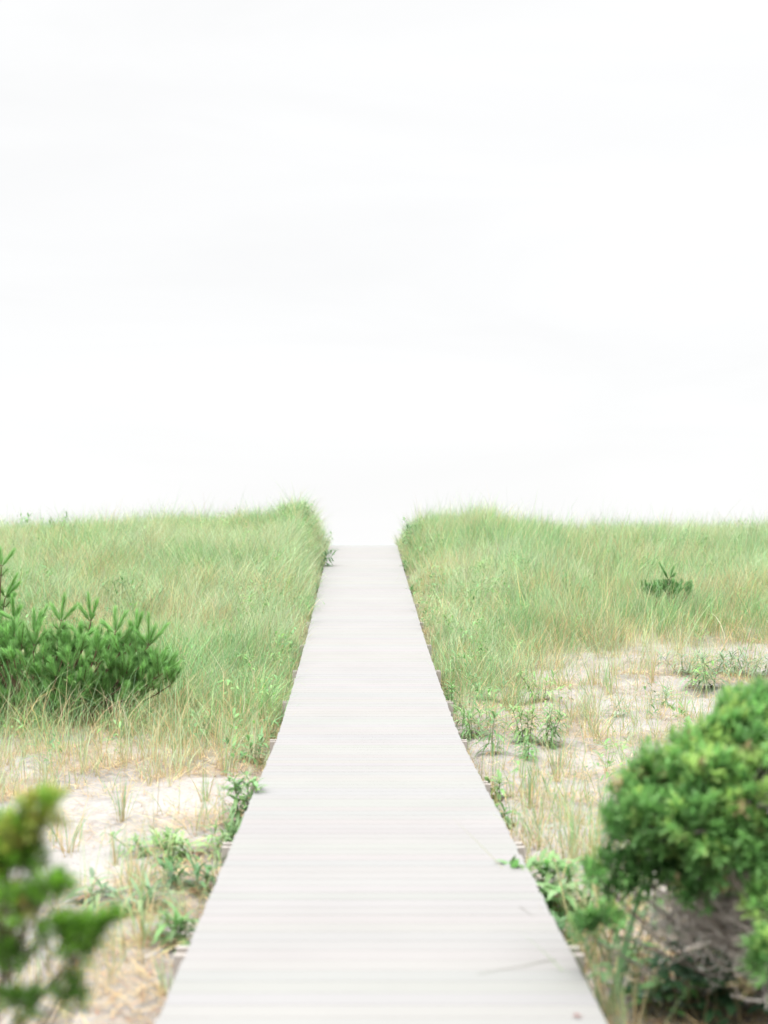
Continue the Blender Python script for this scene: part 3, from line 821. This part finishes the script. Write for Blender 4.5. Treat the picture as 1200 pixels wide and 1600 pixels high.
# ------------------------------------------------------------------ foreground shrubs
def crown_shrub(label, base, lobes, seed, per_area, leaf, lw, cols, twigs, dead, name='leafy_shrub', sprig=9, upd=.8, bark=(.27, .24, .215), deadc=(.52, .48, .445), stout=.015):
    rng = np.random.default_rng(seed)
    B = np.asarray(base, float)
    root = empty(name, B, label, 'shrub')
    ml, mt = MB(), MB()
    ends = []
    for (px, py, d, rp, flat, cw) in lobes:
        C = at_px(px, py, d) - B; r = rp / F * d
        n = max(12, int(per_area * r * r))
        u = rng.normal(0, 1, (n, 3)); u /= np.linalg.norm(u, axis=1)[:, None]
        u[:, 2] = np.where((u[:, 2] < -.35) & (rng.random(n) < .7), -u[:, 2], u[:, 2])
        rad = r * (rng.uniform(.45, 1.0, n) ** .45) * (1 + .42 * (fbm(u[:, 0] * 2.3 + px, u[:, 2] * 2.3 + py, 2) - .5) * 2)
        P = C + u * rad[:, None] * np.array([1, 1, flat])
        base_c = np.asarray(cols)[rng.choice(len(cols), n, p=cw)] * np.exp(rng.normal(0, .12, (n, 1)))
        # a sprig of leaves round each twig end
        ax = u * .75 + np.array([0, 0, upd]) + rng.normal(0, .3, (n, 3)); ax /= np.linalg.norm(ax, axis=1)[:, None]
        ref = np.array([.3, .9, .2]); a = np.cross(ax, ref); a /= np.linalg.norm(a, axis=1)[:, None]; b = np.cross(ax, a)
        for k in range(sprig):
            ph = k * 2.4 + rng.normal(0, .3, n); t = k / sprig
            out = a * np.cos(ph)[:, None] + b * np.sin(ph)[:, None]
            op = 1.15 - .7 * t + rng.normal(0, .12, n)
            D = ax * np.cos(op)[:, None] + out * np.sin(op)[:, None]
            ml.add(*leaves(P + ax * (t * leaf * 1.0)[..., None] if np.ndim(t) else P + ax * t * leaf * 1.0, D,
                           leaf * rng.uniform(.75, 1.2, n), lw * rng.uniform(.8, 1.2, n),
                           base_c * np.exp(rng.normal(0, .15, (n, 1))), .25, rng.uniform(-.1, .5, n), 3))
        for k in range(max(2, int(n * .22))):
            ends.append((C, P[k], r))
    # branches: a few stout ones from the foot to every lobe, then twigs to the sprigs
    for (px, py, d, rp, flat, cw) in lobes:
        C = at_px(px, py, d) - B
        limb(mt, rng.normal(0, .05, 3) * np.array([1, 1, 0]), C, stout * min(1, .3 + rp / 90), .004, rng, np.array(bark) * math.exp(rng.normal(0, .1)), 9, .05)
    for (C, P, r) in ends:
        limb(mt, C + rng.normal(0, .25 * r, 3), P, .0042, .002, rng, np.array(bark) * math.exp(rng.normal(0, .15)), 5, .05)
    br = mt.build('branches', M_BARK, root, True)
    ml.build('foliage', M_SHRUB, root)
    if dead:
        md = MB()
        for (px, py, d, rp, n) in dead:
            C = at_px(px, py, d) - B; r = rp / F * d
            for k in range(n):
                p0 = C + rng.normal(0, .45, 3) * r; dr = rng.normal(0, 1, 3); dr[2] = abs(dr[2]) * .6 + .1; dr /= np.linalg.norm(dr)
                L = r * rng.uniform(.35, 1.1)
                c = np.array(deadc) * math.exp(rng.normal(0, .22))
                path = limb(md, p0, p0 + dr * L, .0038, .0014, rng, c, 6, .08)
                for j in range(2):
                    s = path[rng.integers(1, 5)]; e = s + (dr + rng.normal(0, .7, 3)) * L * .35
                    limb(md, s, e, .0022, .001, rng, c, 4, .05)
        md.build('dead_twigs', M_BARK, root, True)
    return root

# colours: deep green, mid green, yellow green, russet
RC = [(.11, .235, .08), (.16, .32, .105), (.24, .36, .115), (.30, .25, .14)]
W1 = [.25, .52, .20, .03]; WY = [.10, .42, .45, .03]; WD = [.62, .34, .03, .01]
base = np.array([1.72, 6.2, 0]); base[2] = zground(base[0], base[1])
crown_shrub('dense green shrub with bare grey twigs below, at the lower right', base, [
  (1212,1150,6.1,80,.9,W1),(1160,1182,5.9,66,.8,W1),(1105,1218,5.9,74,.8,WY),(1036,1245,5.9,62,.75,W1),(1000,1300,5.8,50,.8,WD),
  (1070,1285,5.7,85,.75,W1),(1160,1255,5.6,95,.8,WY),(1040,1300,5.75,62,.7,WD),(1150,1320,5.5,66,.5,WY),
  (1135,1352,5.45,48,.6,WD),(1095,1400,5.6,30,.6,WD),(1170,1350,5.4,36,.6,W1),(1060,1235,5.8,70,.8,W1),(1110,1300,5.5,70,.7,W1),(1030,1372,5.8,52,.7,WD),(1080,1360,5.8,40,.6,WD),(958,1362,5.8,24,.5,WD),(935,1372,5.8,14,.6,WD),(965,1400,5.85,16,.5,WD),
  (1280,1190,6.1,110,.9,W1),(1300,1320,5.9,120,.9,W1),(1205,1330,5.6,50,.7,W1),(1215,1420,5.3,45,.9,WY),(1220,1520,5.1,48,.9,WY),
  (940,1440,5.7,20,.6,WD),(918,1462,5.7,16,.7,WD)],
  61, 6200, .050, .018, RC, 0,
  [(1130,1400,5.85,75,190),(1165,1450,5.8,75,190),(1105,1440,5.9,75,170),(1180,1380,5.9,65,120),(1185,1510,5.8,60,80),(1085,1400,6.0,55,90),(1060,1450,5.9,45,50)], 'leafy_shrub', 10)

LC = [(.075, .165, .030), (.13, .27, .040), (.29, .34, .075), (.25, .18, .07)]
base = np.array([-1.25, 3.8, 0]); base[2] = zground(base[0], base[1])
L1 = [.3, .5, .15, .05]; LY = [.05, .3, .55, .1]; LG = [.3, .68, .02, 0]; LD = [.8, .2, 0, 0]
crown_shrub('loose feathery shrub reaching in from the left edge over the lower sand', base, [
  (62,1278,3.7,31,0.86,LY),(78,1255,3.7,13,0.94,LY),(22,1308,3.7,33,0.70,LY),(35,1345,3.7,33,0.62,L1),(5,1360,3.7,41,0.70,L1),(90,1392,3.6,24,0.55,LG),
  (72,1402,3.6,18,0.47,LG),(20,1420,3.6,35,0.62,L1),(108,1455,3.55,24,0.55,LG),(128,1472,3.55,29,0.70,LG),(150,1452,3.55,18,0.47,LG),(172,1440,3.55,11,0.47,LG),(122,1498,3.55,17,0.55,LG),
  (70,1470,3.6,13,0.62,LD),(5,1505,3.6,26,0.70,LD),(105,1548,3.55,18,0.55,LD),(122,1565,3.55,9,0.47,LD),(40,1572,3.55,22,0.47,LD),(20,1562,3.55,13,0.47,LD),
  (-60,1340,3.8,74,0.78,L1),(-80,1480,3.8,83,0.78,L1)],
  67, 26000, .028, .0056, LC, 0, [(12,1480,3.7,34,26),(66,1495,3.6,18,8)], 'feathery_shrub', 13, .6, (.10, .07, .045), (.10, .075, .055), .006)

# ------------------------------------------------------------------ undergrowth at the foot of the right shrub
def vine(label, pts, seed, size, cols):
    rng = np.random.default_rng(seed)
    B = ground_px(*pts[0][:2])
    root = empty('broad_leaved_vine', B, label, 'vine', 'creepers under the right shrub')
    ml, ms = MB(), MB()
    for (px, py, dz, n) in pts:
        G = ground_px(px, py) - B
        for k in range(n):
            f = G + np.array([rng.normal(0, .08), rng.normal(0, .10), 0]); hh = abs(rng.normal(dz, dz * .4)) + .02
            e = f + np.array([rng.normal(0, .04), rng.normal(0, .04), hh])
            ms.tube([f, (f + e) / 2 + rng.normal(0, .01, 3), e], [.003, .0025, .002], (.14, .12, .06), 4)
            a0 = rng.uniform(0, 6.28); c = np.asarray(cols[rng.integers(len(cols))]) * math.exp(rng.normal(0, .2))
            for q in range(3):
                ph = a0 + (q - 1) * 1.15; el = rng.uniform(-.25, .35)
                D = np.array([[math.cos(ph) * math.cos(el), math.sin(ph) * math.cos(el), math.sin(el)]])
                ml.add(*leaves(e[None, :], D, size * rng.uniform(.8, 1.2) * (1.15 if q == 1 else .9), size * .62 * rng.uniform(.8, 1.1), c, .2, .5, 4))
    ms.build('stem', M_STEM, root); ml.build('leaves', M_LEAF, root)
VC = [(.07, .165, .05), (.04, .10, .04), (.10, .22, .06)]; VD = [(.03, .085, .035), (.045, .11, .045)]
vine('bright three leaved creeper beside the reed blade at the lower right deck edge', [(985,1520,.16,10),(972,1560,.12,9),(1000,1490,.14,8)], 71, .075, VC)
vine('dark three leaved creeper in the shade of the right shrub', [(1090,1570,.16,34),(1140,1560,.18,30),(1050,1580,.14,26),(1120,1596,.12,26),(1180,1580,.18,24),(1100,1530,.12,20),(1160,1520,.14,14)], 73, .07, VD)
vine('light green creeper leaves at the bottom frame edge below the right shrub', [(1022,1588,.10,6),(1052,1598,.08,5)], 79, .085, [(.11, .24, .07)])

def reed(label, px, py, blades_, seed, cat='grass', name='reed_grass'):
    g = ground_px(px, py); m = MB()
    for (az, L, w, th0, bend, c, ox) in blades_:
        m.add(*strips([[ox, 0, -.01]], az, L, w, th0, bend, 7, 1.25, np.array(c) * .9, c, np.array(c) * 1.1))
    o = m.build(name, M_GRASS); o.location = g; tag(o, label, cat)
reed('tall broad green reed blades rising in front of the right shrub', 948, 1592, [
  (0.1, .74, .030, .24, .06, (.14, .25, .12), 0), (2.9, .42, .012, .10, .3, (.16, .25, .12), -.02), (0.2, .5, .012, .22, .3, (.13, .22, .10), .02),
  (0.0, .55, .007, .35, .45, (.20, .26, .14), .03), (2.6, .34, .010, .2, .5, (.12, .2, .08), -.03), (1.2, .45, .008, .1, .3, (.2, .25, .13), -.03)], 1)
rng = np.random.default_rng(5)
reed('sheaf of dry straw stalks leaning right under the right shrub', 1012, 1545, [
  (rng.normal(.1, .25), rng.uniform(.3, .48), .006, rng.uniform(1.0, 1.3), rng.uniform(-.1, .2), tuple(np.array([.36, .27, .16]) * math.exp(rng.normal(0, .2))), rng.normal(0, .05)) for _ in range(22)], 2, 'dry grass', 'dry_stalks')
reed('thin mixed green and dry blades between deck edge and right shrub', 925, 1515, [
  (rng.uniform(0, 6.28), rng.uniform(.2, .45), rng.uniform(.004, .008), abs(rng.normal(.15, .12)), rng.uniform(.2, .9),
   tuple((STRAW if rng.random() < .4 else GREEN * .8) * math.exp(rng.normal(0, .2))), rng.normal(0, .09)) for _ in range(70)], 3)

# ------------------------------------------------------------------ leaf litter under the shrubs
def litter():
    rng = np.random.default_rng(77); m = MB(); n = 5200
    x = rng.uniform(.95, 2.6, n); y = rng.uniform(4.8, 7.6, n)
    dd = np.hypot((x - 1.65) / .95, (y - 6.0) / 1.2); k = rng.random(n) < np.clip(1.15 - dd, 0, 1)
    x, y = x[k], y[k]; n = len(x)
    P = np.stack([x, y, zground(x, y) + rng.uniform(.004, .03, n)], 1); ph = rng.uniform(0, 6.28, n)
    pal = np.array([(.13, .085, .06), (.20, .13, .09), (.28, .23, .15), (.09, .065, .05), (.36, .32, .2)])
    m.add(*leaves(P, np.stack([np.cos(ph), np.sin(ph), rng.normal(0, .25, n)], 1), rng.uniform(.025, .05, n), rng.uniform(.010, .018, n),
                  pal[rng.choice(5, n, p=[.3, .25, .2, .15, .1])], .4, .3, 3))
    # rusty scraps along the foot of the walk and on the open sand
    n = 2600
    s = np.where(rng.random(n) < .5, -1, 1); x = DXC + s * (DHW + .05 + np.abs(rng.normal(0, .22, n))); y = rng.uniform(5, 33, n)
    P = np.stack([x, y, zground(x, y) + rng.uniform(.004, .02, n)], 1); ph = rng.uniform(0, 6.28, n)
    m.add(*leaves(P, np.stack([np.cos(ph), np.sin(ph), rng.normal(0, .3, n)], 1), rng.uniform(.02, .05, n), rng.uniform(.006, .014, n),
                  jit(rng, (.25, .13, .085), n, .3), .4, .3, 3))
    o = m.build('fallen_leaf_litter', M_LEAF); o['kind'] = 'stuff'
    o['label'] = 'brown fallen leaves under the right shrub and along the walk'; o['category'] = 'leaf litter'
litter()

# ------------------------------------------------------------------ small things lying on the boards
def on_deck(px, py):
    d = F * EYE / (py - VY)
    return np.array([(px - VX) / F * d, d, .004])
def stem_on_deck(label, pix, r, c, name):
    pts = [on_deck(*p) for p in pix]; m = MB(); B = pts[0]
    m.tube(np.array(pts) - B + np.array([0, 0, r]), np.linspace(r, r * .45, len(pts)), c, 5)
    o = m.build(name, M_STRAW); o.location = B; tag(o, label, 'stem')
stem_on_deck('long thin grass stem lying across the boards at lower right', [(868,1502),(845,1505),(820,1511),(780,1518),(745,1524)], .0016, (.165, .17, .12), 'fallen_straw')
stem_on_deck('faint short twig on the boards near the big leafy clump', [(812,1418),(822,1425),(832,1432)], .0012, (.19, .18, .15), 'twig')
m = MB()
m.add(*leaves([[0, 0, .004], [.004, .006, .006]], [[.9, .2, .12], [.2, .9, .1]], [.034, .024], [.018, .013], (.25, .085, .075), .35, .5, 4))
o = m.build('fallen_leaf', M_LEAF); o.location = on_deck(897, 1591)
tag(o, 'small reddish dead leaf on the boards by the bottom right corner', 'leaf')
